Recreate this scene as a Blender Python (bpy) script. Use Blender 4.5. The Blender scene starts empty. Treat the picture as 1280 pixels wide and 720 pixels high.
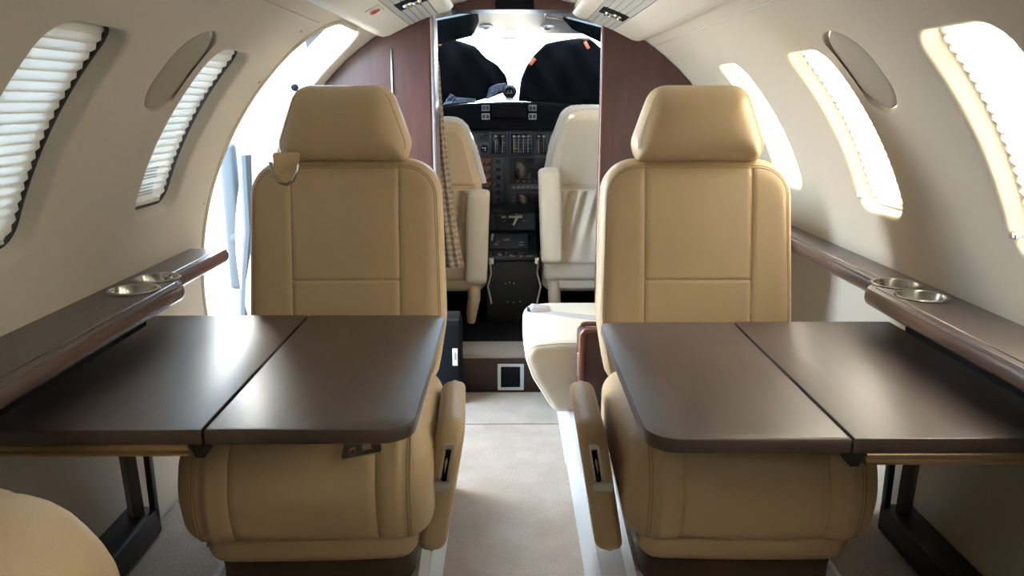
import bpy, bmesh, math, random
from mathutils import Matrix, Vector
import numpy as np
random.seed(7)
PI = math.pi
C = bpy.context.scene.collection
XC, ZC, R = 0.03, 0.60, 0.96          # fuselage liner: a tube round (XC, ZC)

# ------------------------------------------------------------------ materials
def nodes(name):
    m = bpy.data.materials.new(name); m.use_nodes = True
    nt = m.node_tree
    return m, nt, nt.nodes, nt.links, nt.nodes['Principled BSDF']

def mat(name, col, rough=.5, metal=0, bump=None, var=None, coat=0, spec=None, stretch=None, dist=.002, coatr=.25, coati=1.5):
    m, nt, N, L, b = nodes(name)
    b.inputs['Base Color'].default_value = (*col, 1)
    b.inputs['Roughness'].default_value = rough
    b.inputs['Metallic'].default_value = metal
    if coat:
        b.inputs['Coat Weight'].default_value = coat; b.inputs['Coat Roughness'].default_value = coatr; b.inputs['Coat IOR'].default_value = coati
    if spec is not None: b.inputs['Specular IOR Level'].default_value = spec
    if bump or var:
        tc = N.new('ShaderNodeTexCoord'); mp = N.new('ShaderNodeMapping')
        L.new(tc.outputs['Object'], mp.inputs['Vector'])
        if stretch: mp.inputs['Scale'].default_value = stretch
    if bump:
        sc, st = bump
        n = N.new('ShaderNodeTexNoise'); n.inputs['Scale'].default_value = sc; n.inputs['Detail'].default_value = 4
        L.new(mp.outputs['Vector'], n.inputs['Vector'])
        bp = N.new('ShaderNodeBump'); bp.inputs['Strength'].default_value = st; bp.inputs['Distance'].default_value = dist
        L.new(n.outputs['Fac'], bp.inputs['Height']); L.new(bp.outputs['Normal'], b.inputs['Normal'])
    if var:
        sc, c2 = var
        n = N.new('ShaderNodeTexNoise'); n.inputs['Scale'].default_value = sc; n.inputs['Detail'].default_value = 5
        L.new(mp.outputs['Vector'], n.inputs['Vector'])
        r = N.new('ShaderNodeValToRGB')
        r.color_ramp.elements[0].position = .3; r.color_ramp.elements[0].color = (*col, 1)
        r.color_ramp.elements[1].position = .7; r.color_ramp.elements[1].color = (*c2, 1)
        L.new(n.outputs['Fac'], r.inputs['Fac']); L.new(r.outputs['Color'], b.inputs['Base Color'])
    return m

M = {}
M['liner'] = mat('cream_liner', (.54, .49, .405), .55, bump=(500, .03))
M['liner_light'] = mat('pale_liner', (.66, .62, .54), .5)
M['speaker'] = mat('taupe_mesh', (.34, .31, .26), .8, bump=(1200, .25))
M['tan'] = mat('tan_leather', (.60, .445, .265), .42, bump=(260, .12), var=(6, (.63, .47, .285)))
M['tan_dark'] = mat('tan_stitch', (.42, .30, .16), .6)
M['cream'] = mat('cream_leather', (.74, .66, .53), .42, bump=(220, .12), var=(7, (.78, .70, .57)))
M['warm_cream'] = mat('warm_cream_leather', (.72, .56, .36), .5, bump=(220, .12))  # cream made tanner: left pilot seat's shading put into the colour
M['sheep'] = mat('sheepskin', (.85, .83, .80), .95, bump=(160, .9), dist=.01)
M['brown'] = mat('brown_base', (.10, .065, .04), .6)
M['wood'] = mat('dark_wood', (.064, .033, .029), .55, var=(9, (.038, .020, .015)), stretch=(6, .6, 6), coat=.65, spec=.9, coatr=.36, coati=1.8)
M['wood_v'] = mat('mahogany_panel', (.072, .026, .024), .38, var=(14, (.048, .017, .016)), stretch=(5, 5, .35), coat=.3, coatr=.32)
M['wood_red'] = mat('red_mahogany_edge', (.20, .065, .04), .3, coat=.4)
M['nosing'] = mat('dark_wood_nosing', (.085, .045, .032), .28, coat=.4)
M['bronze'] = mat('bronze_strip', (.52, .40, .26), .38, metal=.9)
M['chrome'] = mat('brushed_steel', (.62, .62, .60), .22, metal=1)
M['nickel'] = mat('satin_nickel', (.72, .70, .66), .34, metal=1)
M['black'] = mat('black_plastic', (.012, .012, .014), .45)
M['blackmat'] = mat('matt_black', (.007, .007, .009), .9, spec=.1)
M['darkgrey'] = mat('dark_grey_panel', (.030, .033, .040), .6)
M['panelgrey'] = mat('instrument_grey', (.055, .062, .078), .55)
M['screen'] = mat('dark_screen', (.010, .010, .018), .12)
M['orange'] = mat('orange_legend', (.22, .06, .02), .6)
M['white'] = mat('white_mark', (.75, .76, .78), .5)
M['greymark'] = mat('grey_mark', (.33, .33, .32), .6)
M['dimmark'] = mat('dim_mark', (.16, .17, .19), .6)
M['offwhite'] = mat('white_painted_metal', (.72, .74, .75), .4)
M['red'] = mat('red_mark', (.55, .08, .08), .5)
M['tag'] = mat('orange_tag', (.75, .16, .07), .6)
M['foil'] = mat('foil', (.10, .115, .15), .28, metal=.9, bump=(40, .9), dist=.01)
M['shadecloth'] = mat('black_quilted_cloth', (.004, .004, .005), 1.0, spec=.15)
M['strap'] = mat('webbing', (.50, .44, .43), .7, bump=(300, .2))
M['jamb'] = mat('blue_grey_metal', (.022, .030, .038), .6)
M['edge'] = mat('lit_wood_edge', (.26, .22, .24), .28)  # cabinet edge: windscreen light put into a paler colour than its wood
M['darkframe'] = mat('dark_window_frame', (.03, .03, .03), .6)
M['frame'] = mat('grey_tape', (.42, .42, .40), .7)
M['visor'] = mat('smoked_visor', (.012, .022, .025), .15)
M['cockpit_grey'] = mat('cockpit_headliner', (.20, .21, .23), .5)
M['rubber'] = mat('white_seal', (.8, .82, .84), .6)

def carpet():
    m, nt, N, L, b = nodes('beige_carpet')
    tc = N.new('ShaderNodeTexCoord')
    n1 = N.new('ShaderNodeTexNoise'); n1.inputs['Scale'].default_value = 260; n1.inputs['Detail'].default_value = 3
    n2 = N.new('ShaderNodeTexNoise'); n2.inputs['Scale'].default_value = 9; n2.inputs['Detail'].default_value = 6
    mx = N.new('ShaderNodeMixRGB'); mx.blend_type = 'MULTIPLY'; mx.inputs['Fac'].default_value = .55
    r = N.new('ShaderNodeValToRGB')
    r.color_ramp.elements[0].position = .3; r.color_ramp.elements[0].color = (.45, .365, .30, 1)
    r.color_ramp.elements[1].position = .7; r.color_ramp.elements[1].color = (.53, .44, .37, 1)
    for n in (n1, n2): L.new(tc.outputs['Object'], n.inputs['Vector'])
    L.new(n2.outputs['Fac'], r.inputs['Fac']); L.new(r.outputs['Color'], mx.inputs['Color1'])
    r2 = N.new('ShaderNodeValToRGB'); r2.color_ramp.elements[0].position = .25; r2.color_ramp.elements[0].color = (.45, .45, .45, 1)
    r2.color_ramp.elements[1].position = .65
    L.new(n1.outputs['Fac'], r2.inputs['Fac']); L.new(r2.outputs['Color'], mx.inputs['Color2'])
    L.new(mx.outputs['Color'], b.inputs['Base Color']); b.inputs['Roughness'].default_value = 1
    b.inputs['Specular IOR Level'].default_value = .1
    bp = N.new('ShaderNodeBump'); bp.inputs['Strength'].default_value = .8; bp.inputs['Distance'].default_value = .006
    L.new(n1.outputs['Fac'], bp.inputs['Height']); L.new(bp.outputs['Normal'], b.inputs['Normal'])
    return m
M['carpet'] = carpet()

def glass():
    m, nt, N, L, b = nodes('clear_pane'); N.remove(b)
    t = N.new('ShaderNodeBsdfTransparent'); t.inputs['Color'].default_value = (.97, .98, .98, 1)
    g = N.new('ShaderNodeBsdfGlossy'); g.inputs['Roughness'].default_value = .02
    mx = N.new('ShaderNodeMixShader'); mx.inputs['Fac'].default_value = .06
    L.new(t.outputs[0], mx.inputs[1]); L.new(g.outputs[0], mx.inputs[2]); L.new(mx.outputs[0], N['Material Output'].inputs['Surface'])
    return m
M['glass'] = glass()

def shade_mat(name, col, trans):
    m, nt, N, L, b = nodes(name); N.remove(b)
    d = N.new('ShaderNodeBsdfDiffuse'); d.inputs['Color'].default_value = (*col, 1)
    t = N.new('ShaderNodeBsdfTranslucent'); t.inputs['Color'].default_value = (*col, 1)
    mx = N.new('ShaderNodeMixShader'); mx.inputs['Fac'].default_value = trans
    L.new(d.outputs[0], mx.inputs[1]); L.new(t.outputs[0], mx.inputs[2]); L.new(mx.outputs[0], N['Material Output'].inputs['Surface'])
    return m
M['shade'] = shade_mat('pleated_shade_cloth', (.86, .85, .80), .058)

M['print'] = shade_mat('print_ink', (.55, .55, .53), .7)
def curtain_mat():
    m, nt, N, L, b = nodes('woven_curtain')
    tc = N.new('ShaderNodeTexCoord')
    w = N.new('ShaderNodeTexWave'); w.inputs['Scale'].default_value = 13; w.inputs['Distortion'].default_value = 5; w.bands_direction = 'Z'
    w.inputs['Detail Scale'].default_value = 3
    r = N.new('ShaderNodeValToRGB'); r.color_ramp.elements[0].color = (.30, .21, .145, 1); r.color_ramp.elements[1].color = (.50, .40, .30, 1)
    L.new(tc.outputs['Object'], w.inputs['Vector']); L.new(w.outputs['Fac'], r.inputs['Fac']); L.new(r.outputs['Color'], b.inputs['Base Color'])
    b.inputs['Roughness'].default_value = .9
    return m
M['curtain'] = curtain_mat()

# ------------------------------------------------------------------ mesh helpers
class MB:
    def __init__(s): s.v = []; s.f = []
    def add(s, v, f):
        o = len(s.v); s.v += [tuple(p) for p in v]; s.f += [tuple(i + o for i in q) for q in f]; return s
    def bm(s, b, mtx=None):
        b.verts.index_update()
        v = [(mtx @ q.co) if mtx else q.co.copy() for q in b.verts]
        s.add(v, [[q.index for q in f.verts] for f in b.faces]); b.free(); return s
    def box(s, c, size, bev=.004, seg=2, rot=None):
        b = bmesh.new(); bmesh.ops.create_cube(b, size=1)
        for q in b.verts: q.co = Vector((q.co.x*size[0], q.co.y*size[1], q.co.z*size[2]))
        if bev > 0: bmesh.ops.bevel(b, geom=b.edges[:], offset=min(bev, min(size)*.49), segments=seg, profile=.5, affect='EDGES')
        m = Matrix.Translation(c)
        if rot: m = m @ rot
        return s.bm(b, m)
    def tube(s, path, r, n=10, cap=True, closed=False):
        P = [Vector(p) for p in path]; k = len(P); rings = []
        ref = None
        for i in range(k):
            if closed: t = (P[(i+1) % k] - P[i-1])
            else: t = P[min(i+1, k-1)] - P[max(i-1, 0)]
            t.normalize()
            if ref is None: ref = Vector((0, 0, 1)) if abs(t.z) < .9 else Vector((1, 0, 0))
            a = (ref - t*ref.dot(t)).normalized(); ref = a; b = t.cross(a)
            rr = r[i] if isinstance(r, list) else r
            ra, rb = rr if isinstance(rr, tuple) else (rr, rr)
            rings.append([P[i] + a*ra*math.cos(2*PI*j/n) + b*rb*math.sin(2*PI*j/n) for j in range(n)])
        v = [p for q in rings for p in q]; f = []
        for i in range(k if closed else k-1):
            i2 = (i+1) % k
            for j in range(n): f.append((i*n+j, i*n+(j+1) % n, i2*n+(j+1) % n, i2*n+j))
        if cap and not closed: f.append(tuple(range(n))[::-1]); f.append(tuple((k-1)*n+j for j in range(n)))
        return s.add(v, f)
    def lathe(s, prof, c=(0, 0, 0), n=32, mtx=None):
        v = []; f = []; k = len(prof)
        for (r, z) in prof:
            for j in range(n):
                p = Vector((r*math.cos(2*PI*j/n), r*math.sin(2*PI*j/n), z))
                v.append((mtx @ p if mtx else p) + Vector(c))
        for i in range(k-1):
            for j in range(n): f.append((i*n+j, i*n+(j+1) % n, (i+1)*n+(j+1) % n, (i+1)*n+j))
        f.append(tuple(range(n))[::-1]); f.append(tuple((k-1)*n+j for j in range(n)))
        return s.add(v, f)
    def loft(s, rings, closed_ring=True, caps=True):
        n = len(rings[0]); k = len(rings); v = [p for q in rings for p in q]; f = []
        for i in range(k-1):
            for j in range(n if closed_ring else n-1): f.append((i*n+j, i*n+(j+1) % n, (i+1)*n+(j+1) % n, (i+1)*n+j))
        if caps and closed_ring: f.append(tuple(range(n))[::-1]); f.append(tuple((k-1)*n+j for j in range(n)))
        return s.add(v, f)
    def plate(s, outer, z0, z1, holes=(), bev=0):
        b = bmesh.new()
        def loop(pts, z):
            vs = [b.verts.new((p[0], p[1], z)) for p in pts]
            return vs, [b.edges.new((vs[i], vs[(i+1) % len(vs)])) for i in range(len(vs))]
        if bev:
            ins = offset_poly(outer, bev)
            levels = [(ins, z0), (offset_poly(outer, bev*.3), z0+bev*.3), (outer, z0+bev), (outer, z1-bev), (offset_poly(outer, bev*.3), z1-bev*.3), (ins, z1)]
        else: levels = [(outer, z0), (outer, z1)]
        L = [loop(p, z) for p, z in levels]
        H0 = [loop(h, z0) for h in holes]; H1 = [loop(h, z1) for h in holes]
        bmesh.ops.triangle_fill(b, edges=L[0][1] + [e for h in H0 for e in h[1]], use_beauty=True)
        bmesh.ops.triangle_fill(b, edges=L[-1][1] + [e for h in H1 for e in h[1]], use_beauty=True)
        for A, B in list(zip(L, L[1:])) + list(zip(H0, H1)):
            a, c = A[0], B[0]; n = len(a)
            for i in range(n): b.faces.new((a[i], a[(i+1) % n], c[(i+1) % n], c[i]))
        bmesh.ops.recalc_face_normals(b, faces=b.faces[:])
        return s.bm(b)
    def map(s, fn, start=0):
        s.v[start:] = [tuple(fn(Vector(p))) for p in s.v[start:]]; return s

def round_poly(pts, rad, n=8):
    out = []; k = len(pts)
    if not isinstance(rad, (list, tuple)): rad = [rad]*k
    for i in range(k):
        p = Vector(pts[i]).to_2d(); a = Vector(pts[i-1]).to_2d() - p; c = Vector(pts[(i+1) % k]).to_2d() - p
        la, lc = a.length, c.length; a.normalize(); c.normalize()
        ang = math.acos(max(-1, min(1, a.dot(c)))); r = rad[i]
        if r <= 0 or abs(ang-PI) < .01: out.append((p.x, p.y)); continue
        t = min(r/math.tan(ang/2), la*.49, lc*.49); r = t*math.tan(ang/2)
        p0, p1 = p + a*t, p + c*t
        cen = p + (a+c).normalized()*(r/math.sin(ang/2))
        a0 = math.atan2(p0.y-cen.y, p0.x-cen.x); a1 = math.atan2(p1.y-cen.y, p1.x-cen.x)
        d = a1-a0
        while d > PI: d -= 2*PI
        while d < -PI: d += 2*PI
        for j in range(n+1): out.append((cen.x + r*math.cos(a0+d*j/n), cen.y + r*math.sin(a0+d*j/n)))
    return out

def densify(poly, step):
    out = []; k = len(poly)
    for i in range(k):
        a, b = Vector(poly[i]), Vector(poly[(i+1) % k]); m = max(1, int((b-a).length/step))
        for j in range(m): q = a.lerp(b, j/m); out.append((q.x, q.y))
    return out

def area(poly): return .5*sum(poly[i-1][0]*poly[i][1]-poly[i][0]*poly[i-1][1] for i in range(len(poly)))
def offset_poly(poly, d):          # inward for d > 0
    k = len(poly); sg = 1 if area(poly) > 0 else -1; out = []
    for i in range(k):
        a = Vector(poly[i-1]); p = Vector(poly[i]); c = Vector(poly[(i+1) % k])
        e0 = (p-a); e1 = (c-p)
        if e0.length < 1e-7: e0 = e1
        if e1.length < 1e-7: e1 = e0
        n = Vector((-(e0.normalized()+e1.normalized()).y, (e0.normalized()+e1.normalized()).x))
        if n.length < 1e-7: n = Vector((-e0.y, e0.x))
        n.normalize(); out.append((p.x+n.x*d*sg, p.y+n.y*d*sg))
    return out

def clus(a, b, n, extra=(), p=1.0):
    L = [a + (b-a)*(.5-.5*math.cos(PI*i/n)) for i in range(n+1)]
    for e in extra:
        L = [x for x in L if abs(x-e) > .007]
        L += [e-.006, e-.0022, e, e+.0022, e+.006]
    return sorted(L)

def puff(poly, T, Rr, sa=(), sb=None, sb_range=1, crown=0, na=44, nb=44, depth=.004, back=1.0, wr=None):
    """soft slab: outline POLY in (a,b), thickness T along c (front at c<0)"""
    A = np.array(poly); a0, a1 = A[:, 0].min(), A[:, 0].max()
    B = np.roll(A, -1, 0)
    al = clus(a0, a1, na, sa)
    tl = [.5-.5*math.cos(PI*i/nb) for i in range(nb+1)]
    if sb is not None:
        tb = clus(0, 1, nb); base = [t for t in tb]
    grid = []
    for a in al:
        aa = min(max(a, a0+1e-6), a1-1e-6)
        zs = []
        for (p, q) in zip(A, B):
            if (p[0]-aa)*(q[0]-aa) <= 0 and abs(p[0]-q[0]) > 1e-12:
                zs.append(p[1]+(q[1]-p[1])*(aa-p[0])/(q[0]-p[0]))
        lo, hi = min(zs), max(zs)
        if sb is None: col = [lo+(hi-lo)*t for t in tl]
        else:
            h = nb//2; s = min(max(sb, lo+.03*(hi-lo)), hi-.03*(hi-lo))
            w = [(.5-.5*math.cos(PI*i/h)) for i in range(h+1)]
            lo_part = [lo+(s-.007-lo)*x for x in w]; hi_part = [s+.007+(hi-s-.007)*x for x in w]
            col = lo_part + [s-.0025, s, s+.0025] + hi_part
        grid.append([(a, z) for z in col])
    P = np.array([p for c in grid for p in c])
    d = np.full(len(P), 1e9)
    for p, q in zip(A, B):
        e = q-p; l = (e*e).sum()
        if l < 1e-14: continue
        t = np.clip(((P-p)@e)/l, 0, 1); d = np.minimum(d, np.hypot(*(P-p-t[:, None]*e).T))
    dd = np.minimum(d, Rr); h = T/2-Rr+np.sqrt(np.maximum(0, Rr*Rr-(Rr-dd)**2))
    big = min(A[:, 0].ptp() if hasattr(A[:, 0], 'ptp') else np.ptp(A[:, 0]), np.ptp(A[:, 1]))/2
    front = h + crown*np.sin(np.clip(d/big, 0, 1)*PI/2)
    for s in sa: front = front - depth*np.exp(-((P[:, 0]-s)/.003)**2)*np.clip(d/.02, 0, 1)
    if sb is not None: front = front - depth*np.exp(-((P[:, 1]-sb)/.003)**2)*(np.abs(P[:, 0]) < sb_range)
    if wr: front = front + wr(P)*np.clip(d/.03, 0, 1)
    ny = len(grid[0]); nx = len(grid)
    v = [(p[0], -f, p[1]) for p, f in zip(P, front)] + [(p[0], hh*back, p[1]) for p, hh in zip(P, h)]
    n = nx*ny; f = []
    for i in range(nx-1):
        for j in range(ny-1):
            q = (i*ny+j, (i+1)*ny+j, (i+1)*ny+j+1, i*ny+j+1); f.append(q); f.append(tuple(n+k for k in q[::-1]))
    rim = [j for j in range(ny)] + [i*ny+ny-1 for i in range(1, nx)] + [(nx-1)*ny+j for j in range(ny-2, -1, -1)] + [i*ny for i in range(nx-2, 0, -1)]
    for a, b in zip(rim, rim[1:]+rim[:1]): f.append((a, b, n+b, n+a))
    return v, f

def obj(name, mb, m, parent=None, angle=35, world=True, smooth=True):
    me = bpy.data.meshes.new(name)
    root = parent
    while root is not None and root.parent is not None: root = root.parent
    off = root.location.copy() if (root is not None and world) else Vector((0, 0, 0))
    me.from_pydata([tuple(Vector(p)-off) for p in mb.v], [], mb.f); me.validate()
    b = bmesh.new(); b.from_mesh(me)
    bmesh.ops.remove_doubles(b, verts=b.verts[:], dist=1e-6); bmesh.ops.recalc_face_normals(b, faces=b.faces[:])
    b.to_mesh(me); b.free()
    if smooth:
        for p in me.polygons: p.use_smooth = True
        me.set_sharp_from_angle(angle=math.radians(angle))
    me.materials.append(M[m] if isinstance(m, str) else m)
    o = bpy.data.objects.new(name, me); C.objects.link(o)
    if parent is not None: o.parent = parent
    return o
def tag(o, label, cat, group=None):
    o['label'] = label; o['category'] = cat
    if group: o['group'] = group
    return o
def thing(name, label, cat, loc=(0, 0, 0), rz=0, group=None):
    o = bpy.data.objects.new(name, None); C.objects.link(o)
    o.location = loc; o.rotation_euler = (0, 0, rz); o.empty_display_size = .05
    return tag(o, label, cat, group)
def struct(name, mb, m, angle=35, parent=None):
    o = obj(name, mb, m, parent, angle)
    if parent is None: o['kind'] = 'structure'
    return o

# ------------------------------------------------------------------ liner walls
def cyl(side, phi, y, r=R): return (XC + side*r*math.cos(phi), y, ZC + r*math.sin(phi))
D = math.radians
S = [D(-40+53*i/20) for i in range(20)] + [D(13+18*i/14) for i in range(14)] + [D(31+19*i/15) for i in range(15)] + [D(50+6.5*i/4) for i in range(5)] + [D(58)]
def near(phi): return min(range(len(S)), key=lambda i: abs(S[i]-phi))

def rr_ring(a, b, r, n):                 # rounded rectangle starting mid-right, ccw, n points, mid-sides at quarters
    per = round_poly([(a, -b), (a, b), (-a, b), (-a, -b)], r, 14)
    per = densify(per, .004)
    per = [Vector(p) for p in per]
    i0 = min(range(len(per)), key=lambda i: (per[i]-Vector((a, 0))).length)
    per = per[i0:]+per[:i0]
    marks = [0] + [min(range(len(per)), key=lambda i: (per[i]-Vector(q)).length) for q in ((0, b), (-a, 0), (0, -b))] + [len(per)]
    return per, marks
def ring_pts(a, b, r, quarters):
    per, mk = rr_ring(a, b, r, 0); out = []
    for q in range(4):
        seg = [per[i % len(per)] for i in range(mk[q], mk[q+1]+1)]
        L = [0]
        for u, w in zip(seg, seg[1:]): L.append(L[-1]+(w-u).length)
        m = quarters[q]
        for j in range(m):
            t = L[-1]*j/m; k = max(i for i in range(len(L)) if L[i] <= t+1e-12); k = min(k, len(seg)-2)
            w = (t-L[k])/max(1e-9, L[k+1]-L[k]); out.append(seg[k].lerp(seg[k+1], w))
    return out

def hole_cell(mb, side, y0, y1, s0, s1, ny, yc, pc, a, b, r, depth, taper, lip=.012):
    """wall cell with a rounded opening; outer boundary follows the shared S lines"""
    i0, i1 = s0, s1; im = (i0+i1)//2; nm = ny//2
    ys = [y0+(y1-y0)*j/ny for j in range(ny+1)]
    outer = [(y1, S[i]) for i in range(im, i1)] + [(ys[j], S[i1]) for j in range(ny, nm, -1)] \
        + [(ys[j], S[i1]) for j in range(nm, 0, -1)] + [(y0, S[i]) for i in range(i1, im, -1)] \
        + [(y0, S[i]) for i in range(im, i0, -1)] + [(ys[j], S[i0]) for j in range(0, nm)] \
        + [(ys[j], S[i0]) for j in range(nm, ny)] + [(y1, S[i]) for i in range(i0, im)]
    quarters = [(i1-im)+(ny-nm), nm+(i1-im), (im-i0)+nm, (ny-nm)+(im-i0)]
    def hole(da, db): return [(yc+p.x, pc+p.y/R) for p in ring_pts(a+da, b+da, r+max(da, -r*.6), quarters)]
    h0 = hole(lip, 0)
    rings = [[(y, p, R) for y, p in outer]]
    for t in (.33, .66, 1): rings.append([(o[0]+(h[0]-o[0])*t, o[1]+(h[1]-o[1])*t, R) for o, h in zip(outer, h0)])
    for k in (.25, .5, .75, 1):
        dl = lip*(1-math.sin(k*PI/2)); dr = .008*(1-math.cos(k*PI/2)); rings.append([(y, p, R+dr) for y, p in hole(dl, 0)])
    for k in (.33, .66, 1): rings.append([(y, p, R+.008+(depth-.008)*k) for y, p in hole(-taper*k, 0)])
    mb.loft([[cyl(side, p, y, rr) for y, p, rr in q] for q in rings], caps=False)

def wall(name, side, cols):
    mb = MB()
    def grid(y0, y1, i0, i1, ny):
        if i1 <= i0: return
        mb.loft([[cyl(side, S[i], y0+(y1-y0)*j/ny) for i in range(i0, i1+1)] for j in range(ny+1)], closed_ring=False)
    for c in cols:
        y0, y1 = c[0], c[1]
        if len(c) == 2: grid(y0, y1, 0, len(S)-1, 4); continue
        k = c[2]; ny = 16 if k['a'] < .2 else 28
        i0, i1 = near(k['s0']), near(k['s1'])
        grid(y0, y1, 0, i0, ny); grid(y0, y1, i1, len(S)-1, ny)
        hole_cell(mb, side, y0, y1, i0, i1, ny, k['y'], k['p'], k['a'], k['b'], k['r'], k['d'], k['t'], k.get('lip', .012))
    return struct(name, mb, 'liner', 50)

PW = D((17.9+45.4)/2); BW = R*D((45.4-17.9)/2)
def win(y): return dict(y=y, p=PW, a=.121, b=BW, r=.055, d=.045, t=.016, s0=D(13), s1=D(50))
def disc(y): return dict(y=y, p=D(41.3), a=.084, b=.108, r=.083, d=.012, t=.002, s0=D(31), s1=D(50), lip=.006)
WY = [.005, .645, 1.285, 1.925]
def wcols(door):
    c = [(-1.0, -.165)]
    for y in WY:
        c.append((y-.17, y+.15, win(y)))
        if y == WY[2]: c += [(y+.15, y+.30), (y+.30, y+.47, disc(1.69))]
        elif y != WY[3]: c.append((y+.15, y+.47))
    if door:
        zt, zb = D(56), D(-36)
        c += [(2.075, 2.2), (2.2, 2.95, dict(y=2.58, p=(zt+zb)/2, a=.29, b=R*(zt-zb)/2, r=.15, d=.10, t=.0, s0=D(-40), s1=D(58), lip=.014)), (2.95, 3.37)]
    else:
        c += [(2.075, 2.415), (2.415, 2.735, win(2.565)), (2.735, 3.37)]
    return c
wall('wall_left', -1, wcols(True))
wall('wall_right', 1, wcols(False))

mb = MB(); zt, zb = D(56), D(-36)
o = [p for p in ring_pts(.29+.010, R*(zt-zb)/2+.010, .16, [40]*4) if p.x < .02 or (p.y > 0 and p.x < .1)]
o.sort(key=lambda p: p.y if p.x < -.2 else p.y+p.x+.2)
mb.tube([cyl(-1, (zt+zb)/2+p.y/R, 2.58+p.x, R-.001) for p in o if p.y > -.55], .007, 8)
struct('trim_6', mb, 'liner', 60)
for k, (ph, yy) in enumerate(((52, 2.2), (40.5, 2.245), (17, 2.245))):
    mb = MB(); c = cyl(-1, D(ph), yy, R); mb.lathe([(.001, -.003), (.004, -.002), (.004, .003)], c, 10, Matrix.Rotation(PI/2, 4, 'Y')); struct('trim_%d' % (7+k), mb, 'frame')
mb = MB()
mb.loft([[(XC+R*math.cos(D(58+64*i/24)), y, ZC+R*math.sin(D(58+64*i/24))) for i in range(25)] for y in (-1, 0, 1, 2, 3.3)], closed_ring=False)
struct('ceiling', mb, 'liner', 60)
# panel joint lines in the liner
for n, side in ((1, -1), (2, 1)):
    mb = MB(); mb.tube([cyl(side, D(54.7), y, R-.0005) for y in ((.6, 1.2, 1.8, 2.26) if side < 0 else (.6, 1.6, 2.6, 3.19))], .0016, 6)
    struct('trim_%d' % n, mb, 'frame')

# floor, aft wall
mb = MB(); mb.box((.03, 1.0, -.021), (1.9, 4.0, .042), 0)
struct('floor', mb, 'carpet')
for nm, x0, x1 in (('left', -.83, -.165), ('right', .195, .89)):
    mb = MB(); y1 = 2.18 if nm == 'left' else 2.42
    mb.box(((x0+x1)/2, (y1-1)/2, .10), (x1-x0-.012, y1+1, .2), 0)
    struct('floor_%s' % nm, mb, 'carpet')
    mb = MB()
    xe = x1 if nm == 'left' else x0; sg = -1 if nm == 'left' else 1
    mb.plate(round_poly([(xe, -1), (xe+sg*.075, -1), (xe+sg*.075, y1+.004), (xe, y1+.004)], .004, 3), .201, .206, bev=.001)
    mb.box((xe+sg*.004, (y1-1)/2, .102), (.008, y1+1.004, .203), .002)
    struct('baseboard_%s' % nm, mb, 'offwhite')
mb = MB(); mb.box((.015, 2.668, .002), (.355, .012, .006), .002); struct('trim_3', mb, 'carpet')
mb = MB(); mb.box((XC, -1.02, .6), (2.0, .04, 2.2), 0); struct('wall_aft', mb, 'liner')

# cockpit step
mb = MB(); mb.box((.0, 3.01, .075), (1.5, .04, .15), .002); struct('trim_4', mb, mat('step_veneer', (.035, .017, .014), .6, spec=.25))
mb = MB(); mb.box((.0, 3.09, .152), (1.5, .20, .012), .003); struct('trim_5', mb, mat('step_carpet', (.27, .22, .18), 1, bump=(260, .8), dist=.006, spec=.1))
mb = MB(); mb.box((.0, 3.95, .13), (1.6, 1.6, .04), 0); struct('floor_cockpit', mb, 'blackmat')

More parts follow.
